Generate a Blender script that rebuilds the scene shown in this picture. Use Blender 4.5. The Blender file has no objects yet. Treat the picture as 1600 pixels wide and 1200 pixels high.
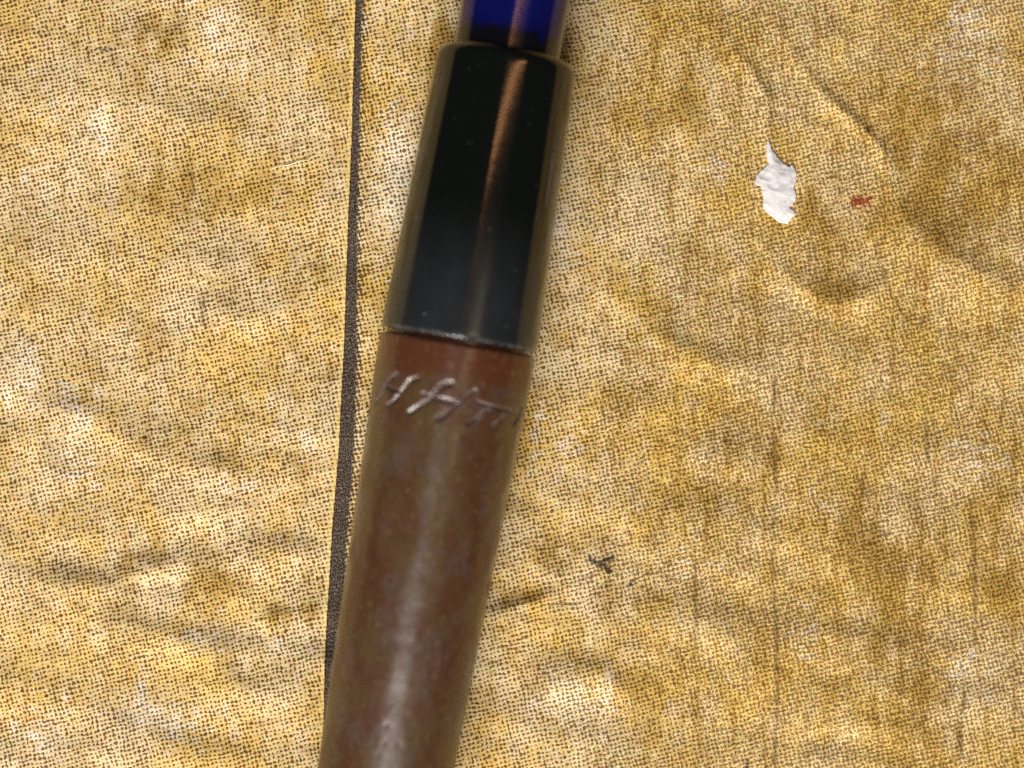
import bpy, bmesh, math, random
import numpy as np
from mathutils import Vector, geometry

random.seed(7)
rng = np.random.default_rng(11)
scene = bpy.context.scene
COL = scene.collection
MM = 0.001
R = math.radians

# ------------------------------------------------------------------ camera, world, lamps, exposure
CAM_H = 150.0                      # mm above the cloth
PXMM = 0.05                        # one photograph pixel on the cloth, in mm
cam_d = bpy.data.cameras.new("camera")
cam = bpy.data.objects.new("camera", cam_d)
COL.objects.link(cam)
cam.location = (0, 0, CAM_H * MM)
cam.rotation_euler = (0, 0, 0)
cam_d.sensor_width = 36.0
cam_d.lens = 36.0 * CAM_H / (1600 * PXMM)
cam_d.clip_start = 0.005
cam_d.clip_end = 20.0
cam_d.dof.use_dof = True
cam_d.dof.focus_distance = (CAM_H - 0.2) * MM
cam_d.dof.aperture_fstop = 13.5
scene.camera = cam

world = bpy.data.worlds.new("World")
scene.world = world
world.use_nodes = True
bg = world.node_tree.nodes["Background"]
bg.inputs[0].default_value = (1.0, 0.93, 0.84, 1)
bg.inputs[1].default_value = 0.05


def area(name, loc, size_x, size_y, watts, colour, target=(0, 0, 0), roll=0.0):
    d = bpy.data.lights.new(name, 'AREA')
    d.shape = 'RECTANGLE'
    d.size, d.size_y = size_x, size_y
    d.energy = watts
    d.color = colour
    o = bpy.data.objects.new(name, d)
    COL.objects.link(o)
    o.location = loc
    q = (Vector(target) - Vector(loc)).to_track_quat('-Z', 'Y')
    o.rotation_euler = q.to_euler()
    return o


# window light from the near side, and a thin warm tube lamp overhead on the right
area("window_light", (-0.27, -1.02, 0.62), 0.46, 0.36, 25.5, (1.0, 0.95, 0.86))
area("tube_light", (0.36, 0.20, 1.0), 0.016, 0.56, 0.44, (1.0, 0.44, 0.18), target=(0.0, 0.20, 0.0))

area("barrel_sheen_light", (-0.085, -0.47, 1.0), 0.34, 0.16, 5.4, (1.0, 0.96, 0.96))  # unseen lamp added for the highlight low on the barrel
area("side_light", (0.37, -0.05, 1.0), 0.10, 0.26, 0.30, (1.0, 0.84, 0.55), target=(0.0, -0.05, 0.0))  # unseen panel added to widen the streak down sleeve and barrel
area("pen_sheen_panel", (-0.05, -0.36, 1.02), 0.34, 0.66, 0.5, (0.86, 0.93, 1.0), target=(-0.05, -0.2, 0.0))  # unseen dim panel added for a bluish sheen along the pen

scene.render.engine = 'CYCLES'
scene.view_settings.view_transform = 'Standard'
scene.view_settings.look = 'None'
scene.view_settings.exposure = 0.0
scene.view_settings.gamma = 1.0
scene.render.filter_size = 1.1
scene.cycles.use_denoising = False
scene.cycles.use_light_tree = False
scene.cycles.max_bounces = 6


# ------------------------------------------------------------------ helpers
def tag(o, label=None, cat=None, group=None, kind=None):
    if label: o['label'] = label
    if cat: o['category'] = cat
    if group: o['group'] = group
    if kind: o['kind'] = kind
    return o


def make_mesh(name, verts, faces, normals=None, attrs=None, material=None, parent=None, smooth=True):
    """verts in mm (N,3); faces (M,4) int array or list."""
    me = bpy.data.meshes.new(name)
    verts = np.asarray(verts, dtype=np.float64) * MM
    if isinstance(faces, np.ndarray):
        k = faces.shape[1]
        used = np.unique(faces)
        remap = np.full(len(verts), -1, dtype=np.int64)
        remap[used] = np.arange(len(used))
        verts = verts[used]
        faces = remap[faces]
        if normals is not None: normals = normals[used]
        if attrs: attrs = {a: v[used] for a, v in attrs.items()}
        me.vertices.add(len(verts))
        me.vertices.foreach_set('co', verts.ravel())
        me.loops.add(faces.size)
        me.loops.foreach_set('vertex_index', faces.ravel().astype(np.int32))
        me.polygons.add(len(faces))
        me.polygons.foreach_set('loop_start', (np.arange(len(faces)) * k).astype(np.int32))
        me.update(calc_edges=True)
        me.validate()
    else:
        me.from_pydata([tuple(v) for v in verts], [], faces)
        me.update()
    if smooth:
        me.polygons.foreach_set('use_smooth', [True] * len(me.polygons))
    if attrs:
        for a, v in attrs.items():
            at = me.attributes.new(a, 'FLOAT', 'POINT')
            at.data.foreach_set('value', np.asarray(v, dtype=np.float32))
    if normals is not None:
        me.normals_split_custom_set_from_vertices([tuple(n) for n in normals])
    o = bpy.data.objects.new(name, me)
    COL.objects.link(o)
    if material: me.materials.append(material)
    if parent: o.parent = parent
    return o


class NT:
    """Small shorthand for building node trees."""
    def __init__(s, name):
        s.mat = bpy.data.materials.new(name)
        s.mat.use_nodes = True
        s.t = s.mat.node_tree
        s.t.nodes.clear()
        s.out = s.n('ShaderNodeOutputMaterial')
        s.bsdf = s.n('ShaderNodeBsdfPrincipled')
        s.t.links.new(s.bsdf.outputs[0], s.out.inputs[0])
        s.obj = s.n('ShaderNodeTexCoord').outputs['Object']

    def n(s, kind):
        return s.t.nodes.new(kind)

    def put(s, sock, v):
        if isinstance(v, bpy.types.NodeSocket):
            s.t.links.new(v, sock)
        elif v is not None:
            if hasattr(sock.default_value, '__len__') and isinstance(v, (tuple, list)) and len(v) == 3 and len(sock.default_value) == 4:
                v = (*v, 1.0)
            sock.default_value = v

    def m(s, op, a, b=None, c=None, clamp=False):
        n = s.n('ShaderNodeMath'); n.operation = op; n.use_clamp = clamp
        s.put(n.inputs[0], a)
        if b is not None: s.put(n.inputs[1], b)
        if c is not None: s.put(n.inputs[2], c)
        return n.outputs[0]

    def step(s, x, lo, hi):
        """smooth 0..1 between lo and hi"""
        n = s.n('ShaderNodeMapRange'); n.interpolation_type = 'SMOOTHSTEP'
        s.put(n.inputs['Value'], x)
        if isinstance(lo, (int, float)) and isinstance(hi, (int, float)) and lo > hi:
            s.put(n.inputs['From Min'], hi); s.put(n.inputs['From Max'], lo)
            n.inputs['To Min'].default_value = 1; n.inputs['To Max'].default_value = 0
        else:
            s.put(n.inputs['From Min'], lo); s.put(n.inputs['From Max'], hi)
        return n.outputs[0]

    def mix(s, f, a, b, mode='MIX'):
        n = s.n('ShaderNodeMix'); n.data_type = 'RGBA'; n.blend_type = mode
        s.put(n.inputs[0], f); s.put(n.inputs[6], a); s.put(n.inputs[7], b)
        return n.outputs[2]

    def vmul(s, v, k):
        n = s.n('ShaderNodeVectorMath'); n.operation = 'MULTIPLY'
        s.put(n.inputs[0], v); s.put(n.inputs[1], k)
        return n.outputs[0]

    def vadd(s, v, k):
        n = s.n('ShaderNodeVectorMath'); n.operation = 'ADD'
        s.put(n.inputs[0], v); s.put(n.inputs[1], k)
        return n.outputs[0]

    def mapping(s, v, rot=0.0, scale=(1, 1, 1), loc=(0, 0, 0)):
        n = s.n('ShaderNodeMapping')
        s.put(n.inputs[0], v)
        n.inputs[1].default_value = loc
        n.inputs[2].default_value = (0, 0, rot)
        n.inputs[3].default_value = scale
        return n.outputs[0]

    def noise(s, v, scale, detail=2.0, rough=0.5, col=False, dist=0.0):
        n = s.n('ShaderNodeTexNoise')
        s.put(n.inputs['Vector'], v)
        n.inputs['Scale'].default_value = scale
        n.inputs['Detail'].default_value = detail
        n.inputs['Roughness'].default_value = rough
        n.inputs['Distortion'].default_value = dist
        return n.outputs['Color' if col else 'Fac']

    def voro(s, v, scale, rand=1.0, feature='F1', dims='2D'):
        n = s.n('ShaderNodeTexVoronoi')
        n.voronoi_dimensions = dims
        n.feature = feature
        s.put(n.inputs['Vector'], v)
        n.inputs['Scale'].default_value = scale
        n.inputs['Randomness'].default_value = rand
        return n

    def attr(s, name):
        n = s.n('ShaderNodeAttribute'); n.attribute_name = name
        return n.outputs['Fac']

    def bump(s, h, strength, dist, normal=None):
        n = s.n('ShaderNodeBump')
        n.inputs['Strength'].default_value = strength
        n.inputs['Distance'].default_value = dist
        s.put(n.inputs['Height'], h)
        if normal is not None: s.put(n.inputs['Normal'], normal)
        return n.outputs[0]

    def set(s, **kw):
        for k, v in kw.items():
            s.put(s.bsdf.inputs[k.replace('_', ' ')], v)


# ------------------------------------------------------------------ cloth relief (all in mm)
def px(x, y):
    """photograph pixel -> mm on the cloth plane"""
    return np.array([(x - 800) * PXMM, (600 - y) * PXMM])


def vnoise(x, y, seed):
    """smooth value noise, range about -1..1"""
    g = np.random.default_rng(seed).uniform(-1, 1, (97, 97))
    xi = np.floor(x).astype(int); yi = np.floor(y).astype(int)
    fx = x - xi; fy = y - yi
    fx = fx * fx * fx * (fx * (fx * 6 - 15) + 10)
    fy = fy * fy * fy * (fy * (fy * 6 - 15) + 10)
    a = g[xi % 97, yi % 97]; b = g[(xi + 1) % 97, yi % 97]
    c = g[xi % 97, (yi + 1) % 97]; d = g[(xi + 1) % 97, (yi + 1) % 97]
    return (a * (1 - fx) + b * fx) * (1 - fy) + (c * (1 - fx) + d * fx) * fy


def rot(x, y, deg):
    c, s_ = math.cos(R(deg)), math.sin(R(deg))
    return x * c + y * s_, -x * s_ + y * c


def poly_dist(x, y, pts):
    """distance to a polyline, signed side (+ = right of travel) and 0..1 position along it"""
    P = [px(*p) for p in pts]
    L = [np.linalg.norm(P[i + 1] - P[i]) for i in range(len(P) - 1)]
    tot = sum(L)
    best = np.full(x.shape, 1e9); side = np.ones(x.shape); pos = np.zeros(x.shape)
    acc = 0
    for i in range(len(P) - 1):
        a, b = P[i], P[i + 1]
        d = (b - a)
        t = np.clip(((x - a[0]) * d[0] + (y - a[1]) * d[1]) / (L[i] ** 2), 0, 1)
        dx = x - (a[0] + t * d[0]); dy = y - (a[1] + t * d[1])
        dist = np.hypot(dx, dy)
        cr = np.sign(dx * d[1] - dy * d[0] + 1e-12)
        m = dist < best
        best = np.where(m, dist, best)
        side = np.where(m, cr, side)
        pos = np.where(m, (acc + t * L[i]) / tot, pos)
        acc += L[i]
    return best, side, pos


# folds traced in the photograph: points, height, width left of travel, width right of travel (mm)
FOLDS = [
    ([(1225, 55), (1262, 120), (1297, 161), (1325, 183), (1362, 218), (1382, 244), (1388, 275), (1410, 330)], 0.22, 0.6, 0.65),
    ([(1130, 60), (1170, 105), (1196, 150), (1200, 225), (1218, 300)], 0.18, 0.55, 0.65),
    ([(1210, 410), (1250, 452), (1300, 476), (1350, 466), (1395, 430)], 0.30, 1.5, 0.8),
    ([(740, 962), (790, 952), (840, 938), (880, 918)], 0.24, 0.5, 2.0),
    ([(1010, 505), (1060, 545), (1120, 575), (1200, 590)], 0.32, 1.4, 1.4),
    ([(1400, 330), (1450, 380), (1530, 430), (1600, 455)], 0.26, 1.2, 1.8),
    ([(420, 955), (340, 905), (280, 880), (180, 905), (60, 920)], 0.30, 1.4, 1.6),
    ([(510, 950), (440, 962), (385, 975)], 0.24, 1.3, 0.9),
    ([(500, 1090), (380, 1075), (300, 1010), (170, 960)], 0.24, 1.6, 1.6),
    ([(30, 620), (160, 660), (260, 720), (400, 745), (520, 735)], 0.22, 1.8, 1.4),
    ([(95, 790), (60, 690), (80, 600)], 0.22, 1.4, 1.2),
    ([(210, 840), (300, 800), (420, 790)], 0.2, 1.6, 1.4),
    ([(860, 1065), (930, 1050), (985, 1085), (990, 1130)], 0.22, 1.0, 1.4),
    ([(1020, 860), (1090, 960), (1180, 1040), (1260, 1060)], 0.16, 1.6, 1.8),
    ([(310, 490), (400, 500), (500, 470)], 0.2, 1.6, 1.4),
    ([(60, 120), (200, 150), (330, 210), (440, 330)], 0.09, 1.8, 1.8),
    ([(320, 455), (316, 500), (322, 530)], 0.10, 0.3, 0.5),
    ([(1345, 730), (1335, 800), (1320, 860), (1330, 930)], 0.16, 0.6, 1.2),
    ([(1050, 130), (1090, 200), (1085, 290)], 0.14, 1.0, 1.6),
]
# fine vertical creases, their shade also painted in: points, depth, half width
CREASES = [
    ([(1211, 590), (1209, 700), (1214, 760), (1207, 860), (1212, 960), (1216, 1080), (1210, 1200)], 0.08, 0.15),
    ([(1085, 880), (1088, 960), (1084, 1040)], 0.06, 0.14),
    ([(1520, 790), (1524, 870), (1525, 1000)], 0.09, 0.15),
    ([(1507, 1080), (1500, 1140), (1503, 1180)], 0.16, 0.16),
    ([(1348, 740), (1346, 790)], 0.07, 0.14),
    ([(1448, 640), (1450, 720)], 0.07, 0.13),
    ([(1368, 380), (1390, 450), (1420, 500)], 0.05, 0.15),
    ([(300, 270), (304, 300)], 0.08, 0.15),
    ([(318, 470), (316, 505)], 0.08, 0.14),
    ([(855, 945), (905, 944)], 0.05, 0.07),
]
# dark woven stripe: left edge and width along the photograph's height
S_Y = [-900, -300, 0, 200, 380, 530, 700, 830, 1000, 1100, 1500, 2100]
S_X = [585, 572, 556, 550, 543, 538, 530, 519, 509, 507, 495, 470]
S_W = [11, 11, 12, 13, 17, 22, 25, 26, 25, 25, 25, 25]


def stripe_x(y):
    py = 600 - y / PXMM
    return (np.interp(py, S_Y, S_X) - 800) * PXMM


def stripe_w(y):
    py = 600 - y / PXMM
    return np.interp(py, S_Y, S_W) * PXMM


AX_TILT = 0.171
K_PEN = PXMM * (CAM_H - 5.85) / CAM_H
JX, JY = (717 - 800) * K_PEN, (600 - 532) * K_PEN          # joint between sleeve and barrel
AX = np.array([AX_TILT, 1.0]) / math.hypot(AX_TILT, 1.0)  # pen axis, towards the blue end
NX = np.array([AX[1], -AX[0]])                             # to the right of the pen


def cloth_h(x, y):
    h = 0.18 * vnoise(x / 13.0 + 7, y / 11.0 + 3, 1)
    left = 1 / (1 + np.exp((x + 8) / 3.0))
    low = 1 / (1 + np.exp((y + 1) / 5.0))
    u, v = rot(x, y, -9)
    h += (0.06 + 0.16 * low + 0.04 * left) * vnoise(u / 8.0 + 21, v / 2.7 + 11, 2)
    h += (0.035 + 0.06 * low) * vnoise(u / 3.6 + 71, v / 1.7 + 81, 7)
    u1, v1 = rot(x, y, 30)
    h += 0.08 * vnoise(u1 / 6.5 + 41, v1 / 2.9 + 33, 8)
    u2, v2 = rot(x, y, -10)
    h += 0.13 * vnoise(u2 / 2.3 + 31, v2 / 8.5 + 5, 3) * (0.35 + 0.65 * (1 - low))
    h += 0.045 * vnoise(x / 1.5 + 40, y / 2.1 + 50, 4)
    h += 0.07 * vnoise(x / 3.1 + 60, y / 3.3 + 70, 6)
    h += 0.010 * vnoise(x / 0.6 + 5, y / 0.8 + 9, 5)
    for pts, a, wl, wr in FOLDS:
        d, sd, t = poly_dist(x, y, pts)
        w = np.where(sd < 0, wl, wr)
        h += 1.75 * a * np.exp(-(d / w) ** 1.6) * np.sin(np.pi * np.clip(t, 0.06, 0.94)) ** 0.7
    for pts, a, w in CREASES:
        d, sd, t = poly_dist(x, y, pts)
        h -= a * np.exp(-(d / w) ** 2)
    # pressed flat under the pen
    q = (x - JX) * NX[0] + (y - JY) * NX[1]
    flat = np.exp(-(q / 3.6) ** 4)
    h = h * (1 - flat) + flat * np.minimum(h, -0.02)
    # turned edge beside the dark stripe, stripe sunk below it
    us = x - stripe_x(y)
    ws = stripe_w(y)
    lip = np.where(us <= 0, np.exp(-(us / 0.55) ** 2), 0.0)
    sunk = np.clip(us / 0.06, 0, 1) * (1 - np.clip((us - ws) / 0.55, 0, 1))
    h += 0.08 * lip - 0.05 * sunk
    h += 0.08 * np.clip(1 - us / 0.06, 0, 1) * (us > 0)
    return h


# ------------------------------------------------------------------ cloth material
def cloth_material():
    N = NT('printed_linen')
    mmv = N.vmul(N.obj, (1000.0, 1000.0, 1000.0))                      # millimetres
    flat = N.vmul(mmv, (1, 1, 0))
    wob = N.vmul(N.vadd(N.noise(flat, 0.5, 2, col=True), (-0.5, -0.5, -0.5)), (0.5, 0.5, 0))
    wob2 = N.vmul(N.vadd(N.noise(flat, 2.2, 1, col=True), (-0.5, -0.5, -0.5)), (0.20, 0.20, 0))
    p = N.vadd(N.vadd(flat, wob), wob2)
    pr = N.mapping(p, rot=R(-14))
    sep = N.n('ShaderNodeSeparateXYZ'); N.put(sep.inputs[0], mmv)
    X, Y = sep.outputs[0], sep.outputs[1]

    PITCH = 0.335
    # regular dots (open places of the weave)
    sx = N.n('ShaderNodeSeparateXYZ'); N.put(sx.inputs[0], N.vmul(pr, (2 * math.pi / PITCH,) * 3))
    lat = N.m('MULTIPLY', N.m('ADD', N.m('COSINE', sx.outputs[0]), N.m('COSINE', sx.outputs[1])), 0.5)
    cellc = N.voro(pr, 1 / PITCH, 0.0)
    rc = N.n('ShaderNodeSeparateColor'); N.put(rc.inputs[0], cellc.outputs['Color'])
    dens = N.noise(flat, 0.17, 3, 0.55)
    dens2 = N.noise(flat, 0.75, 3, 0.6)
    dtot = N.m('ADD', N.m('MULTIPLY', N.m('SUBTRACT', dens, 0.5), 0.26), N.m('MULTIPLY', N.m('SUBTRACT', dens2, 0.5), 0.20))
    right = N.step(X, -14.0, 30.0)
    dtot = N.m('ADD', dtot, N.m('MULTIPLY', right, 0.05))
    uw = N.m('SUBTRACT', N.attr('stripe_u'), N.attr('stripe_w'))
    fringe = N.m('MULTIPLY', N.m('MULTIPLY', N.step(uw, 0.75, 0.0), N.step(uw, -0.4, -0.1)), 0.30)
    jit = N.m('MULTIPLY', N.m('SUBTRACT', N.noise(N.vadd(flat, (31, 13, 0)), 4.6, 1, 0.6), 0.5), 1.75)
    field = N.m('ADD', N.m('ADD', N.m('MULTIPLY', lat, 0.72), jit), N.m('ADD', N.m('MULTIPLY', N.m('SUBTRACT', rc.outputs[0], 0.5), 0.45), N.m('ADD', N.m('MULTIPLY', dtot, 1.5), fringe)))
    dots = N.step(field, 0.04, 0.44)
    # ring and worm shaped print, commoner on the right
    vr = N.voro(N.mapping(p, rot=R(20)), 1 / 0.46, 0.8)
    ring = N.m('ABSOLUTE', N.m('SUBTRACT', vr.outputs['Distance'], 0.42))
    ring = N.m('SUBTRACT', 1.0, N.step(ring, 0.015, N.m('MULTIPLY_ADD', dtot, 0.6, 0.115)))
    brk = N.step(N.noise(flat, 3.0, 1), 0.34, 0.52)
    ring = N.m('MULTIPLY', ring, brk)
    rmix = N.m('MULTIPLY', ring,
               N.m('MULTIPLY_ADD', N.step(N.m('ADD', right, N.m('MULTIPLY', N.m('SUBTRACT', dens, 0.5), 1.2)), 0.15, 0.8), 0.75, 0.04))
    ink = N.m('MAXIMUM', N.m('MULTIPLY', dots, N.m('MULTIPLY_ADD', right, -0.15, 1.0)), rmix, clamp=True)
    # threads: fine light lines along both directions

    # ground colour: faded, yellowed, and brown patches, some of them painted fold shade
    n1 = N.noise(flat, 0.11, 4, 0.6)
    n2 = N.noise(N.mapping(flat, rot=R(12), scale=(1.0, 0.35, 1)), 0.62, 4, 0.62)
    n3 = N.noise(N.mapping(flat, rot=R(-15), scale=(0.5, 1.0, 1)), 1.5, 3, 0.6)
    n4 = N.noise(N.vadd(flat, (17, 5, 0)), 0.2, 4, 0.6)
    pale = (0.70, 0.56, 0.33)
    yellow = (0.64, 0.43, 0.12)
    ochre = (0.37, 0.225, 0.05)
    white = (0.80, 0.71, 0.55)
    c = N.mix(N.step(N.m('ADD', N.m('MULTIPLY', n1, 0.6), N.m('MULTIPLY', n2, 0.4)), 0.40, 0.60), pale, yellow)
    c = N.mix(N.m('MULTIPLY', N.step(N.m('ADD', N.m('MULTIPLY', n4, 0.6), N.m('MULTIPLY', n3, 0.4)), 0.47, 0.64), 0.65), c, ochre)
    c = N.mix(N.m('MULTIPLY', N.step(N.m('ADD', N.m('MULTIPLY', n2, 0.5), N.m('MULTIPLY', N.noise(N.vadd(flat, (3, 40, 0)), 0.45, 4, 0.65), 0.5)), 0.53, 0.68), 0.55), c, white)
    c = N.mix(N.m('MULTIPLY', N.step(X, 0.0, 25.0), 0.30), c, yellow)
    stk = N.noise(N.mapping(flat, rot=R(-4), scale=(1.0, 0.07, 1)), 1.5, 4, 0.65)
    c = N.mix(N.m('MULTIPLY', N.step(stk, 0.50, 0.68), N.m('MULTIPLY_ADD', N.step(X, -2.0, 22.0), 0.42, 0.32)), c, (0.40, 0.23, 0.05))
    c = N.mix(N.m('MULTIPLY', N.step(stk, 0.46, 0.32), N.m('MULTIPLY_ADD', N.step(X, -2.0, 22.0), 0.06, 0.20)), c, pale)
    c = N.mix(N.m('MULTIPLY', N.step(X, -8.0, -30.0), 0.12), c, (0.78, 0.64, 0.42))
    # small thread to thread colour differences
    cn = N.noise(N.mapping(flat, rot=R(-14)), 3.4, 2, 0.6, col=True)
    wn = N.m('ADD', N.attr('worn'), N.m('MULTIPLY', N.m('SUBTRACT', N.m('ADD', N.m('MULTIPLY', n2, 0.5), N.m('MULTIPLY', n3, 0.5)), 0.5), 3.6))
    c = N.mix(N.m('MULTIPLY', N.step(wn, 0.30, 1.0), 0.80), c, white)
    on = N.m('ADD', N.attr('browned_shaded'), N.m('MULTIPLY', N.m('SUBTRACT', N.m('ADD', N.m('MULTIPLY', n4, 0.4), N.m('MULTIPLY', n2, 0.6)), 0.5), 2.8))
    c = N.mix(N.m('MULTIPLY', N.step(on, 0.25, 0.80), 0.85), c, ochre)
    c = N.mix(0.30, c, cn, 'OVERLAY')
    ink_c = N.mix(N.noise(flat, 1.4, 2), (0.19, 0.105, 0.03), (0.12, 0.075, 0.035))
    inkf = N.m('MULTIPLY', ink, N.m('MULTIPLY_ADD', rc.outputs[1], 0.12, 0.86))
    c = N.mix(inkf, c, ink_c, 'MULTIPLY')

    # shade of the fine creases, painted dark into the colour
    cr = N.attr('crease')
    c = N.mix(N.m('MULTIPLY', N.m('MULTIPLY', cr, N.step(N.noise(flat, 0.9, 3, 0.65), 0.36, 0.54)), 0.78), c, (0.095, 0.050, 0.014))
    # dark woven stripe; its right edge follows the weave
    u = N.attr('stripe_u')
    w = N.attr('stripe_w')
    rag = N.m('ADD', u, N.m('ADD', N.m('MULTIPLY', N.m('SUBTRACT', ink, 0.35), -0.24),
                              N.m('MULTIPLY', N.m('SUBTRACT', N.noise(flat, 3.0, 2), 0.5), 0.42)))
    ul = N.m('ADD', u, N.m('MULTIPLY', N.m('SUBTRACT', N.noise(flat, 4.0, 2), 0.5), 0.26))
    inside = N.m('MULTIPLY', N.step(ul, -0.07, 0.07), N.m('SUBTRACT', 1.0, N.step(N.m('SUBTRACT', rag, w), -0.13, 0.13)))
    lipm = N.m('MULTIPLY', N.step(u, -0.34, -0.22), N.m('SUBTRACT', 1.0, N.step(u, -0.05, 0.0)))
    c = N.mix(N.m('MULTIPLY', lipm, 0.5), c, (0.80, 0.58, 0.20))
    sp = N.noise(N.vadd(flat, (50, 0, 0)), 5.0, 3, 0.75)
    spn = N.mix(N.step(sp, 0.50, 0.72), (0.036, 0.021, 0.011), (0.25, 0.20, 0.165))
    spn = N.mix(N.step(N.voro(flat, 8.0, 1.0).outputs['Distance'], 0.30, 0.16), spn, (0.20, 0.17, 0.15))
    c = N.mix(inside, c, spn)
    # red stain and ink blots
    fine = N.noise(flat, 4.5, 2, 0.6)
    rd = N.m('ADD', N.attr('red_d'), N.m('MULTIPLY', N.m('SUBTRACT', fine, 0.5), 1.6))
    c = N.mix(N.m('MULTIPLY', N.step(rd, 0.18, -0.12), 0.85), c, (0.20, 0.022, 0.012))
    bd = N.m('ADD', N.attr('ink_d'), N.m('MULTIPLY', N.m('SUBTRACT', fine, 0.5), 0.75))
    c = N.mix(N.m('MULTIPLY', N.step(bd, 0.14, -0.10), 0.85), c, (0.022, 0.020, 0.018))

    N.set(Base_Color=c, Roughness=0.78, IOR=1.4)
    N.bsdf.inputs['Specular IOR Level'].default_value = 0.04
    hgt = N.m('SUBTRACT', N.m('MULTIPLY', lat, -0.4), N.m('MULTIPLY', dots, 0.6))
    nb = N.bump(hgt, 0.5, 0.00006)
    N.set(Normal=nb)
    return N.mat


cloth_mat = cloth_material()


# ------------------------------------------------------------------ cloth mesh
def axis_lines(lo, hi, step, far, extra=()):
    core = np.arange(lo, hi + 1e-6, step)
    grow = []
    s_, x = step, hi
    while x < far:
        s_ *= 1.25; x += s_; grow.append(x)
    left, s_, x = [], step, lo
    while x > -far:
        s_ *= 1.25; x -= s_; left.append(x)
    return np.unique(np.concatenate([left[::-1], core, grow, extra]))


S0 = (540 - 800) * PXMM
xs = axis_lines(-43, 43, 0.16, 150)
xs = xs[np.abs(xs - (S0 + 0.5)) > 1.55]
near = np.concatenate([S0 + np.array([-0.02, 0.0, 0.02, 0.04, 0.06, 0.09]), S0 + np.arange(-1.05, 2.06, 0.1)])
xs = np.unique(np.concatenate([xs, near]))
ys = axis_lines(-33, 33, 0.16, 150)
GX, GY = np.meshgrid(xs, ys)
GX = GX + (stripe_x(GY) - S0) * np.exp(-((GX - S0) / 14.0) ** 2)
GZ = cloth_h(GX, GY)
nyr, nxc = GX.shape
V = np.stack([GX, GY, GZ], -1)
du = np.gradient(V, axis=1); dv = np.gradient(V, axis=0)
NRM = np.cross(du, dv); NRM /= np.linalg.norm(NRM, axis=-1, keepdims=True)
idx = np.arange(nyr * nxc).reshape(nyr, nxc)
F = np.stack([idx[:-1, :-1], idx[:-1, 1:], idx[1:, 1:], idx[1:, :-1]], -1).reshape(-1, 4)
U = GX - stripe_x(GY); W = stripe_w(GY)
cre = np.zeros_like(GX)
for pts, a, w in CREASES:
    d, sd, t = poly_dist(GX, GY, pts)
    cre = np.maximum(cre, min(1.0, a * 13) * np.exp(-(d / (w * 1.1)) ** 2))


def blobs(items):
    best = np.full(GX.shape, 1e3)
    for pts, r in items:
        d, sd, t = poly_dist(GX, GY, pts)
        best = np.minimum(best, d - r)
    return best




def patches(items):
    f = np.zeros_like(GX)
    for x, y, rx, ry, k in items:
        c = px(x, y)
        f = np.maximum(f, k * np.exp(-((GX - c[0]) / (rx * PXMM)) ** 2 - ((GY - c[1]) / (ry * PXMM)) ** 2))
    return f


worn = patches([(110, 690, 70, 150, .6), (30, 580, 60, 90, .7), (620, 260, 40, 130, 1.0), (640, 440, 30, 60, .7), (160, 200, 30, 50, .8), (340, 60, 70, 80, .7),
                (890, 1090, 90, 60, .75), (870, 700, 60, 110, .5), (880, 380, 50, 110, .7), (1510, 60, 70, 90, .7), (1530, 720, 60, 60, .6), (1515, 1060, 60, 90, .5),
                (260, 1120, 90, 50, .8), (330, 1000, 80, 30, .7), (520, 880, 20, 60, .5), (480, 690, 40, 40, .6), (70, 1150, 60, 60, .7), (1260, 980, 40, 60, .6),
                (1110, 250, 40, 60, .5), (1090, 880, 40, 40, .5), (60, 200, 40, 120, .5), (450, 1010, 60, 40, .6), (380, 760, 70, 30, .6), (1290, 790, 40, 40, .6)])
browned_shaded = patches([(1480, 260, 120, 200, .75), (1370, 900, 120, 160, .7), (690, 90, 25, 110, .9), (1150, 720, 150, 90, .5), (300, 300, 140, 70, .55), (1300, 450, 60, 40, .7),  # brown patches, some painting the shade above folds and beside the pen
                   (1560, 850, 50, 120, .7), (880, 860, 60, 50, .5), (1080, 150, 60, 120, .6), (250, 70, 70, 60, .5), (330, 910, 90, 30, .7), (460, 960, 60, 30, .7),
                   (1260, 320, 40, 60, .6), (1050, 560, 100, 40, .5), (1430, 1110, 80, 80, .6), (200, 870, 80, 40, .5), (820, 930, 60, 20, .8)])
red_d = blobs([([(1336, 316), (1345, 312)], 0.30), ([(1345, 318), (1358, 312)], 0.22)])
ink_d = blobs([([(922, 873), (934, 881), (940, 884)], 0.17), ([(938, 878), (957, 872)], 0.18), ([(945, 884), (952, 893)], 0.19),
               ([(984, 914), (987, 908)], 0.11), ([(160, 78), (176, 77)], 0.09), ([(1355, 200), (1358, 203)], 0.07),
               ([(278, 513), (279, 515)], 0.08), ([(1165, 594), (1168, 597)], 0.06), ([(1168, 1190), (1168, 1200)], 0.08), ([(425, 175), (428, 176)], 0.03),
               ([(977, 76), (978, 80)], 0.05)])
attrs = dict(stripe_u=U.ravel(), stripe_w=W.ravel(), crease=cre.ravel(), worn=worn.ravel(), browned_shaded=browned_shaded.ravel(), red_d=red_d.ravel(), ink_d=ink_d.ravel())
fu = U.ravel()[F].mean(1); fw = W.ravel()[F].mean(1)
is_str = (fu > 0.0) & (fu < fw + 0.02)
Vf, Nf = V.reshape(-1, 3), NRM.reshape(-1, 3)
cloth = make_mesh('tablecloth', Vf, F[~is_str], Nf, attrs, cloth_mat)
tag(cloth, 'creased tan cloth printed with a speckled brown linen weave', 'cloth')
stripe = make_mesh('dark_stripe', Vf, F[is_str], Nf, attrs, cloth_mat, cloth)


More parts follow.
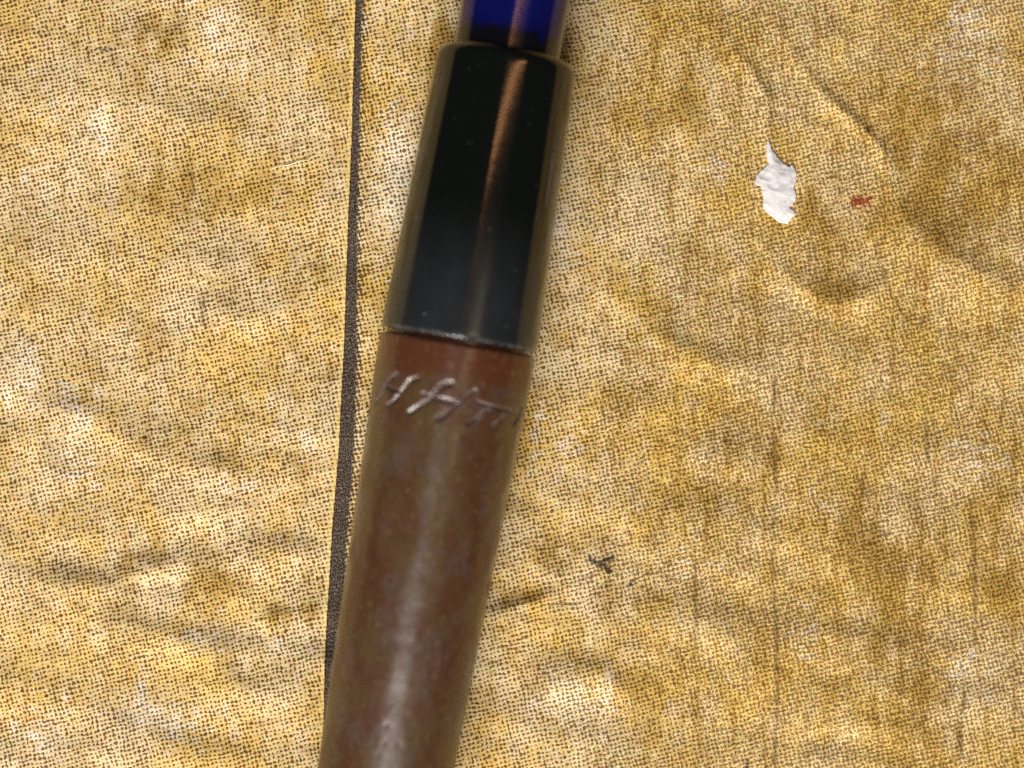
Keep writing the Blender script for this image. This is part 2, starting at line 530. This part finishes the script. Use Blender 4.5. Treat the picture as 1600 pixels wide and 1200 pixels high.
# ------------------------------------------------------------------ pen materials
def sleeve_material():
    N = NT('black_hard_rubber')
    p = N.vmul(N.obj, (1000.0,) * 3)
    sep = N.n('ShaderNodeSeparateXYZ'); N.put(sep.inputs[0], p)
    S = sep.outputs[1]
    low = N.step(S, 11.0, 1.0)
    haze = N.noise(N.mapping(p, scale=(1, 0.5, 1)), 0.35, 4, 0.6)
    spk = N.noise(N.vadd(p, (8, 3, 1)), 1.3, 2, 0.6)
    dust = N.m('MULTIPLY', low, N.m('MULTIPLY_ADD', haze, 0.8, 0.1))
    c = N.mix(N.m('MULTIPLY', dust, 0.42), (0.002, 0.003, 0.0025), (0.060, 0.066, 0.080))
    flecks = N.m('MULTIPLY', N.m('MULTIPLY', N.step(spk, 0.70, 0.78), N.m('MULTIPLY_ADD', low, 0.7, 0.3)), 0.55)
    c = N.mix(flecks, c, (0.22, 0.21, 0.20))
    edge = N.m('MULTIPLY', N.step(S, 0.45, 0.10), N.step(N.noise(p, 1.6, 3, 0.7), 0.38, 0.6))
    c = N.mix(N.m('MULTIPLY', edge, 0.2), c, (0.30, 0.30, 0.29))
    N.set(Base_Color=c, Roughness=N.m('MULTIPLY_ADD', dust, 0.20, 0.10), IOR=1.56)
    N.set(Normal=N.bump(N.noise(p, 0.8, 2), 0.04, 0.0001))
    return N.mat


def barrel_material():
    N = NT('aged_brown_rubber')
    p = N.vmul(N.obj, (1000.0,) * 3)
    sep = N.n('ShaderNodeSeparateXYZ'); N.put(sep.inputs[0], p)
    S = sep.outputs[1]
    q = N.mapping(p, scale=(1, 0.6, 1))
    n1 = N.noise(q, 0.32, 5, 0.65)
    n2 = N.noise(N.vadd(q, (20, 7, 3)), 0.55, 5, 0.7)
    n3 = N.noise(p, 1.5, 4, 0.7)
    c = N.mix(N.step(n1, 0.38, 0.62), (0.066, 0.026, 0.013), (0.074, 0.045, 0.018))
    c = N.mix(N.m('MULTIPLY', N.step(n2, 0.48, 0.66), 0.7), c, (0.080, 0.054, 0.047))
    c = N.mix(N.m('MULTIPLY', N.step(n3, 0.54, 0.70), 0.5), c, (0.085, 0.030, 0.014))
    top = N.step(S, -3.6, -2.0)
    c = N.mix(N.m('MULTIPLY', top, 0.75), c, (0.075, 0.019, 0.008))
    fg = N.noise(N.mapping(p, scale=(1, 0.7, 1)), 3.2, 3, 0.7)
    c = N.mix(N.m('MULTIPLY', N.step(fg, 0.5, 0.72), 0.6), c, (0.040, 0.018, 0.009))
    gf = N.noise(N.vadd(N.mapping(p, scale=(1, 0.8, 1)), (14, 2, 6)), 2.4, 4, 0.75)
    c = N.mix(N.m('MULTIPLY', N.step(gf, 0.54, 0.70), 0.55), c, (0.16, 0.095, 0.040))
    spk = N.step(N.noise(N.vadd(p, (4, 4, 4)), 2.6, 2, 0.6), 0.76, 0.84)
    c = N.mix(N.m('MULTIPLY', spk, 0.5), c, (0.35, 0.29, 0.24))
    N.set(Base_Color=c, Roughness=N.m('MULTIPLY_ADD', N.m('MULTIPLY_ADD', n3, 1.0, N.step(S, -14.0, -30.0)), 0.14, 0.15), IOR=1.55)
    h = N.m('ADD', N.m('MULTIPLY', n3, 0.5), N.noise(q, 0.9, 3))
    N.set(Normal=N.bump(h, 0.22, 0.00012))
    return N.mat


def mark_material():
    N = NT('cut_brown_rubber')
    p = N.vmul(N.obj, (1000.0,) * 3)
    c = N.mix(N.step(N.noise(p, 1.1, 3), 0.4, 0.65), (0.11, 0.075, 0.063), (0.065, 0.034, 0.025))
    N.set(Base_Color=c, Roughness=0.34, IOR=1.55)
    return N.mat


def blue_material():
    N = NT('deep_blue_resin')
    p = N.vmul(N.obj, (1000.0,) * 3)
    sep = N.n('ShaderNodeSeparateXYZ'); N.put(sep.inputs[0], p)
    S = sep.outputs[1]
    n = N.noise(N.mapping(p, scale=(1, 0.35, 1)), 0.75, 3, 0.55)
    edge = N.m('MULTIPLY_ADD', n, 3.4, 21.3)
    c = N.mix(N.step(N.m('SUBTRACT', S, edge), -0.25, 0.35), (0.003, 0.003, 0.008), (0.001, 0.002, 0.062))
    c = N.mix(N.m('MULTIPLY', N.step(N.noise(N.mapping(p, scale=(2.2, .5, 1), rot=0.5), 2.0, 2), 0.74, 0.82), 0.35), c, (0.3, 0.3, 0.42))
    N.set(Base_Color=c, Roughness=0.14, IOR=1.55)
    N.set(Normal=N.bump(N.noise(p, 0.8, 2), 0.03, 0.0001))
    return N.mat


M_sleeve, M_barrel, M_mark, M_blue = sleeve_material(), barrel_material(), mark_material(), blue_material()

# ------------------------------------------------------------------ pen: local frame x right, y along the axis, z up (mm)
ZC = 5.95
pen = bpy.data.objects.new('pen', None)
COL.objects.link(pen)
pen.empty_display_size = 0.01
pen.location = (JX * MM, JY * MM, ZC * MM)
pen.rotation_euler = (0, 0, -math.atan(AX_TILT))
tag(pen, 'old pen with brown barrel, black sleeve and blue end lying on the tan cloth', 'pen')


def barrel_r(s):
    return np.interp(s, [-74, -70, -50, -32.6, -16, -0.62, -0.42, -0.31, -0.25, 0.0], [4.3, 4.5, 4.75, 5.06, 5.50, 5.91, 5.88, 5.74, 5.45, 5.45])


def px_to_pen(x, y, rfun=barrel_r):
    """photograph pixel -> (axial s, arc angle) on the pen's upper surface"""
    z = ZC + 5.0
    for _ in range(8):
        k = PXMM * (CAM_H - z) / CAM_H
        X, Y = (x - 800) * k - JX, (600 - y) * k - JY
        s = X * AX[0] + Y * AX[1]
        t = X * NX[0] + Y * NX[1]
        r = float(rfun(s))
        th = math.asin(max(-0.985, min(0.985, t / r)))
        z = ZC + r * math.cos(th)
    return s, th


def c3(x, y):
    return px_to_pen(540 + x / 4.444, 500 + y / 4.444)


LETTERS = [
    [[(350, 378), (305, 412), (265, 470), (240, 530), (205, 572)],
     [(500, 405), (445, 418), (405, 468), (370, 512), (330, 560), (288, 592)],
     [(268, 458), (330, 485), (385, 505)]],
    [[(735, 443), (690, 450), (640, 492), (590, 542), (520, 592), (440, 642)],
     [(895, 490), (842, 530), (800, 570), (740, 612), (692, 652), (645, 687)],
     [(540, 515), (625, 543), (700, 562), (780, 578)]],
    [[(990, 622), (948, 645), (908, 690), (850, 716)],
     [(1112, 642), (1070, 700), (1025, 726)],
     [(920, 572), (1000, 600), (1145, 632)]],
    [[(1225, 610), (1205, 670), (1170, 728)],
     [(1262, 560), (1250, 600), (1236, 660)],
     [(1185, 640), (1240, 650)]],
]
DEPTH = {(0, 0): 0.8, (1, 1): 0.75, (2, 0): 0.6, (2, 1): 0.3, (2, 2): 0.8, (3, 1): 0.4, (3, 2): 0.3}
STROKES = []                                            # (letter, points in (s, arc mm))
for li, strokes in enumerate(LETTERS):
    for k, st in enumerate(strokes):
        pts = []
        for x, y in st:
            s, th = c3(x, y)
            pts.append((s, th * 5.72))
        # smooth the traced points (Catmull-Rom)
        q = [np.array(p) for p in ([pts[0]] + pts + [pts[-1]])]
        sm = []
        for i in range(1, len(q) - 2):
            for t in np.linspace(0, 1, 6)[:-1]:
                sm.append(tuple(0.5 * (2 * q[i] + (q[i + 1] - q[i - 1]) * t + (2 * q[i - 1] - 5 * q[i] + 4 * q[i + 1] - q[i + 2]) * t * t
                                       + (3 * q[i] - q[i - 1] - 3 * q[i + 1] + q[i + 2]) * t ** 3)))
        pts = sm + [pts[-1]]
        STROKES.append((li, pts, 0.165 if k < 2 else 0.125, DEPTH.get((li, k), 1.0)))


def seg_dist(s, a, pts):
    best = np.full(s.shape, 1e9)
    n = len(pts) - 1
    for i in range(n):
        p0, p1 = np.array(pts[i]), np.array(pts[i + 1])
        d = p1 - p0
        t = np.clip(((s - p0[0]) * d[0] + (a - p0[1]) * d[1]) / (d @ d), 0, 1)
        best = np.minimum(best, np.hypot(s - p0[0] - t * d[0], a - p0[1] - t * d[1]))
    return best


# barrel grid
th_up = np.linspace(-R(93), R(93), 250)
th_dn = np.linspace(R(93), R(267), 40)[1:-1]
TH = np.concatenate([th_up, th_dn])
s_all = np.concatenate([np.linspace(-74, -36, 60)[:-1], np.arange(-36, -8.0, 0.16), np.arange(-8.0, -1.2, 0.065), np.linspace(-1.2, 0.0, 26)])
SS, TT = np.meshgrid(s_all, TH, indexing='ij')
RR = barrel_r(SS)
ARC = TT * 5.72
letter = np.full(SS.shape, -1)
nearest = np.full(SS.shape, 1e9)
groove = np.zeros(SS.shape)
for li, pts, w, dep in STROKES:
    d = seg_dist(SS, ARC, pts)
    wl = w * (0.95 + 0.1 * vnoise(SS * 1.0 + 9, ARC * 1.0 + 17, 21))
    groove = np.maximum(groove, dep * np.exp(-(d / wl) ** 2))
    m = d < nearest
    nearest = np.where(m, d, nearest); letter = np.where(m, li, letter)
# small dents and a slightly uneven wall
dents = np.zeros(SS.shape)
for (x, y, r_, a_) in [(603, 1133, .22, .05), (625, 1165, .3, .05), (663, 1083, .14, .05), (590, 1180, .3, .05), (640, 1150, .3, .04),
                       (602, 1160, .2, .05), (580, 1120, .25, .03), (615, 620, .2, .02),
                       (700, 850, .35, .03), (640, 1100, .35, .035), (612, 1100, .2, .03), (560, 990, .3, .03)]:
    s, th = px_to_pen(x, y)
    dents += 0.55 * a_ * np.exp(-((SS - s) ** 2 + (ARC - th * 5.72) ** 2) / r_ ** 2)
RR = RR - 0.20 * groove - dents
RR = RR + 0.02 * vnoise(SS / 3 + 20, ARC / 2 + 30, 22) * (SS < -1.5) + 0.012 * vnoise(SS / 0.9 + 50, ARC / 0.7 + 30, 23) * (SS < -4.5)
BV = np.stack([RR * np.sin(TT), SS, RR * np.cos(TT)], -1)
gs = np.gradient(BV, axis=0)
ga = (np.roll(BV, -1, axis=1) - np.roll(BV, 1, axis=1))
BN = np.cross(ga, gs)
BN /= np.linalg.norm(BN, axis=-1, keepdims=True)
outw = np.stack([np.sin(TT), 0 * TT, np.cos(TT)], -1)
BN *= np.sign((BN * outw).sum(-1, keepdims=True) + 1e-9)
ns, nt = SS.shape
bi = np.arange(ns * nt).reshape(ns, nt)
bj = np.roll(bi, -1, axis=1)
BF = np.stack([bi[:-1], bi[1:], bj[1:], bj[:-1]], -1)[..., ::-1].reshape(-1, 4)
fn = nearest.ravel()[BF].mean(1)
fl = letter.ravel()[BF][:, 0]
isl = fn < 0.24
bv, bn = BV.reshape(-1, 3), BN.reshape(-1, 3)
make_mesh('barrel', bv, BF[~isl], bn, None, M_barrel, pen)
for li in range(len(LETTERS)):
    make_mesh('engraved_letter', bv, BF[isl & (fl == li)], bn, None, M_mark, pen)


def lathe(name, prof, material, seg=160, smooth=True):
    """revolve (s, r) pairs about the pen axis"""
    prof = np.array(prof)
    a = np.linspace(0, 2 * math.pi, seg, endpoint=False)
    v = np.stack([prof[:, 1][:, None] * np.sin(a), np.repeat(prof[:, 0][:, None], seg, 1), prof[:, 1][:, None] * np.cos(a)], -1)
    i = np.arange(len(prof) * seg).reshape(len(prof), seg)
    j = np.roll(i, -1, axis=1)
    f = np.stack([i[:-1], i[1:], j[1:], j[:-1]], -1).reshape(-1, 4)
    return make_mesh(name, v.reshape(-1, 3), f, None, None, material, pen)


def arc(s0, r0, rad, a0, a1, n=7):
    return [(s0 + rad * math.sin(R(a)), r0 + rad * math.cos(R(a))) for a in np.linspace(a0, a1, n)]


# end cap of the barrel, out of frame
lathe('barrel_end', [(-73.9, 4.30), (-74.0, 4.29)] + [(-74 - 1.6 * math.sin(R(t)), 0.02 + 2.67 + 1.6 * math.cos(R(t))) for t in range(0, 91, 15)] + [(-75.6, 0.02)], M_barrel)
# black sleeve, widest at the joint, rounded shoulder at the top
prof = [(0.08, 5.2), (0.08, 5.80), (0.10, 5.86), (0.14, 5.895), (0.20, 5.91), (0.30, 5.918)]
prof += [(s, 5.92 - (5.92 - 5.28) * (s - 0.5) / 20.25) for s in np.linspace(0.55, 20.75, 60)]
prof += arc(20.83, 4.43, 0.84, 4, 86, 9) + [(21.69, 4.18), (21.67, 4.10), (21.4, 4.06), (20.8, 4.04)]
lathe('sleeve', prof, M_sleeve)
# blue shaft
bp = [(19.6, 3.98), (20.9, 4.00)] + [(s, 4.0 + 0.005 * (s - 21)) for s in np.linspace(21, 58, 30)]
bp += [(58 + 3 * math.sin(R(t)), 1.2 + 2.98 * math.cos(R(t))) for t in range(10, 91, 10)] + [(61.0, 0.02)]
blue = lathe('blue_shaft', bp, M_blue)
blue.location.x = -0.12 * MM


# ------------------------------------------------------------------ torn white scrap
def scrap():
    o = [(455, 306), (441, 350), (445, 430), (462, 480), (430, 515), (400, 535), (375, 570), (363, 608), (375, 635), (410, 645), (415, 680),
         (424, 740), (422, 800), (460, 840), (500, 870), (540, 905), (600, 912), (622, 880), (650, 848), (640, 820), (612, 792), (635, 770),
         (656, 740), (655, 690), (640, 660), (656, 610), (662, 560), (650, 520), (627, 488), (610, 505), (570, 480), (520, 430), (490, 390), (470, 345)]
    P = [px(1100 + x / 4.571, 150 + y / 4.571) for x, y in o]
    ring = []
    n = len(P)
    for i in range(n):
        a, b = P[i], P[(i + 1) % n]
        m = max(2, int(np.linalg.norm(b - a) / 0.1))
        for k in range(m):
            p = a + (b - a) * k / m
            if k: p = p + rng.normal(0, 0.018, 2)
            ring.append(p)
    poly = np.array(ring)
    inner = []
    mn, mx = poly.min(0), poly.max(0)
    for x in np.arange(mn[0], mx[0], 0.09):
        for y in np.arange(mn[1], mx[1], 0.09):
            c = False; j = len(poly) - 1
            for i in range(len(poly)):
                if (poly[i, 1] > y) != (poly[j, 1] > y) and x < (poly[j, 0] - poly[i, 0]) * (y - poly[i, 1]) / (poly[j, 1] - poly[i, 1]) + poly[i, 0]:
                    c = not c
                j = i
            if c and np.min(np.hypot(poly[:, 0] - x, poly[:, 1] - y)) > 0.06:
                inner.append((x + rng.normal(0, .01), y + rng.normal(0, .01)))
    pts = [Vector(p) for p in poly] + [Vector(p) for p in inner]
    nb = len(poly)
    res = geometry.delaunay_2d_cdt(pts, [], [list(range(nb))], 1, 1e-6)
    co = np.array([[v.x, v.y] for v in res[0]])
    tri = [list(f) for f in res[2]]
    x, y = co[:, 0], co[:, 1]
    dmin = np.min(np.hypot(poly[:, 0][:, None] - x, poly[:, 1][:, None] - y), axis=0)
    u, v = rot(x, y, -20)
    h = cloth_h(x, y) + 0.07 + 0.05 * vnoise(x / 1.1 + 5, y / 0.9 + 2, 33)
    rise = np.clip(dmin / 0.5, 0, 1)
    h = h + 0.10 * rise + 0.035 * rise * (1 - np.abs(vnoise(u / 1.3 + 3, v / 0.55 + 8, 31)) * 2) + 0.03 * vnoise(x / .3 + 3, y / .3, 32)
    N = len(co)
    top = np.stack([x, y, h], -1); bot = np.stack([x, y, cloth_h(x, y) - 0.02], -1)
    faces = [f if ((co[f[1]] - co[f[0]])[0] * (co[f[2]] - co[f[0]])[1] - (co[f[1]] - co[f[0]])[1] * (co[f[2]] - co[f[0]])[0]) > 0 else f[::-1] for f in tri]
    from collections import Counter
    ec = Counter()
    for f in faces:
        for i in range(3): ec[(f[i], f[(i + 1) % 3])] += 1
    walls = [[b + 0, a, a + N, b + N] for (a, b) in ec if (b, a) not in ec]
    bots = [[i + N for i in f[::-1]] for f in faces]
    T = NT('torn_paper')
    p = T.vmul(T.obj, (1000.0,) * 3)
    c = T.mix(T.noise(p, 1.3, 4, 0.7), (0.55, 0.535, 0.55), (0.66, 0.64, 0.65))
    T.set(Base_Color=c, Roughness=0.85)
    T.set(Normal=T.bump(T.noise(p, 4.0, 4, 0.7), 0.6, 0.00008))
    ob = make_mesh('paper_scrap', np.concatenate([top, bot]), faces + walls + bots, None, None, T.mat)
    return tag(ob, 'small torn scrap of white paper lying on the tan cloth right of the pen', 'paper scrap')


scrap()


# ------------------------------------------------------------------ loose fibres
def fibre(name, pts, rad, colour, label, lift=0.05):
    P = []
    for x, y in pts:
        p = px(x, y)
        P.append((p[0], p[1], float(cloth_h(np.array([p[0]]), np.array([p[1]]))[0]) + rad + lift))
    P = np.array(P)
    fine = []
    t = np.linspace(0, len(P) - 1, 24)
    for k in range(3): fine.append(np.interp(t, np.arange(len(P)), P[:, k]))
    P = np.stack(fine, -1)
    vs, fs = [], []
    for i, p in enumerate(P):
        d = P[min(i + 1, len(P) - 1)] - P[max(i - 1, 0)]
        d /= np.linalg.norm(d)
        a = np.cross(d, (0, 0, 1)); a /= np.linalg.norm(a)
        b = np.cross(a, d)
        r = rad * (0.35 + 0.65 * math.sin(math.pi * min(0.9, max(0.1, i / 23))))
        for k in range(6):
            an = k * math.pi / 3
            vs.append(p + r * (math.cos(an) * a + math.sin(an) * b))
    for i in range(len(P) - 1):
        for k in range(6):
            fs.append([i * 6 + k, i * 6 + (k + 1) % 6, (i + 1) * 6 + (k + 1) % 6, (i + 1) * 6 + k])
    fs.append([5, 4, 3, 2, 1, 0]); fs.append([(len(P) - 1) * 6 + k for k in range(6)])
    T = NT(name + '_fibre')
    T.set(Base_Color=T.mix(T.noise(T.vmul(T.obj, (1000.0,) * 3), 2.0), colour, tuple(min(1, c * 1.3) for c in colour)), Roughness=0.6)
    return tag(make_mesh(name, vs, fs, None, None, T.mat), label, 'fibre')


fibre('loose_fibre', [(425, 263), (440, 259), (452, 258), (468, 252), (482, 251)], 0.045, (0.80, 0.70, 0.50),
      'short pale cream fibre lying on the cloth left of the dark stripe')
fibre('loose_fibre', [(858, 946), (875, 944), (890, 945), (908, 943)], 0.03, (0.10, 0.085, 0.07),
      'short dark hair-thin fibre on the cloth beside the barrel')
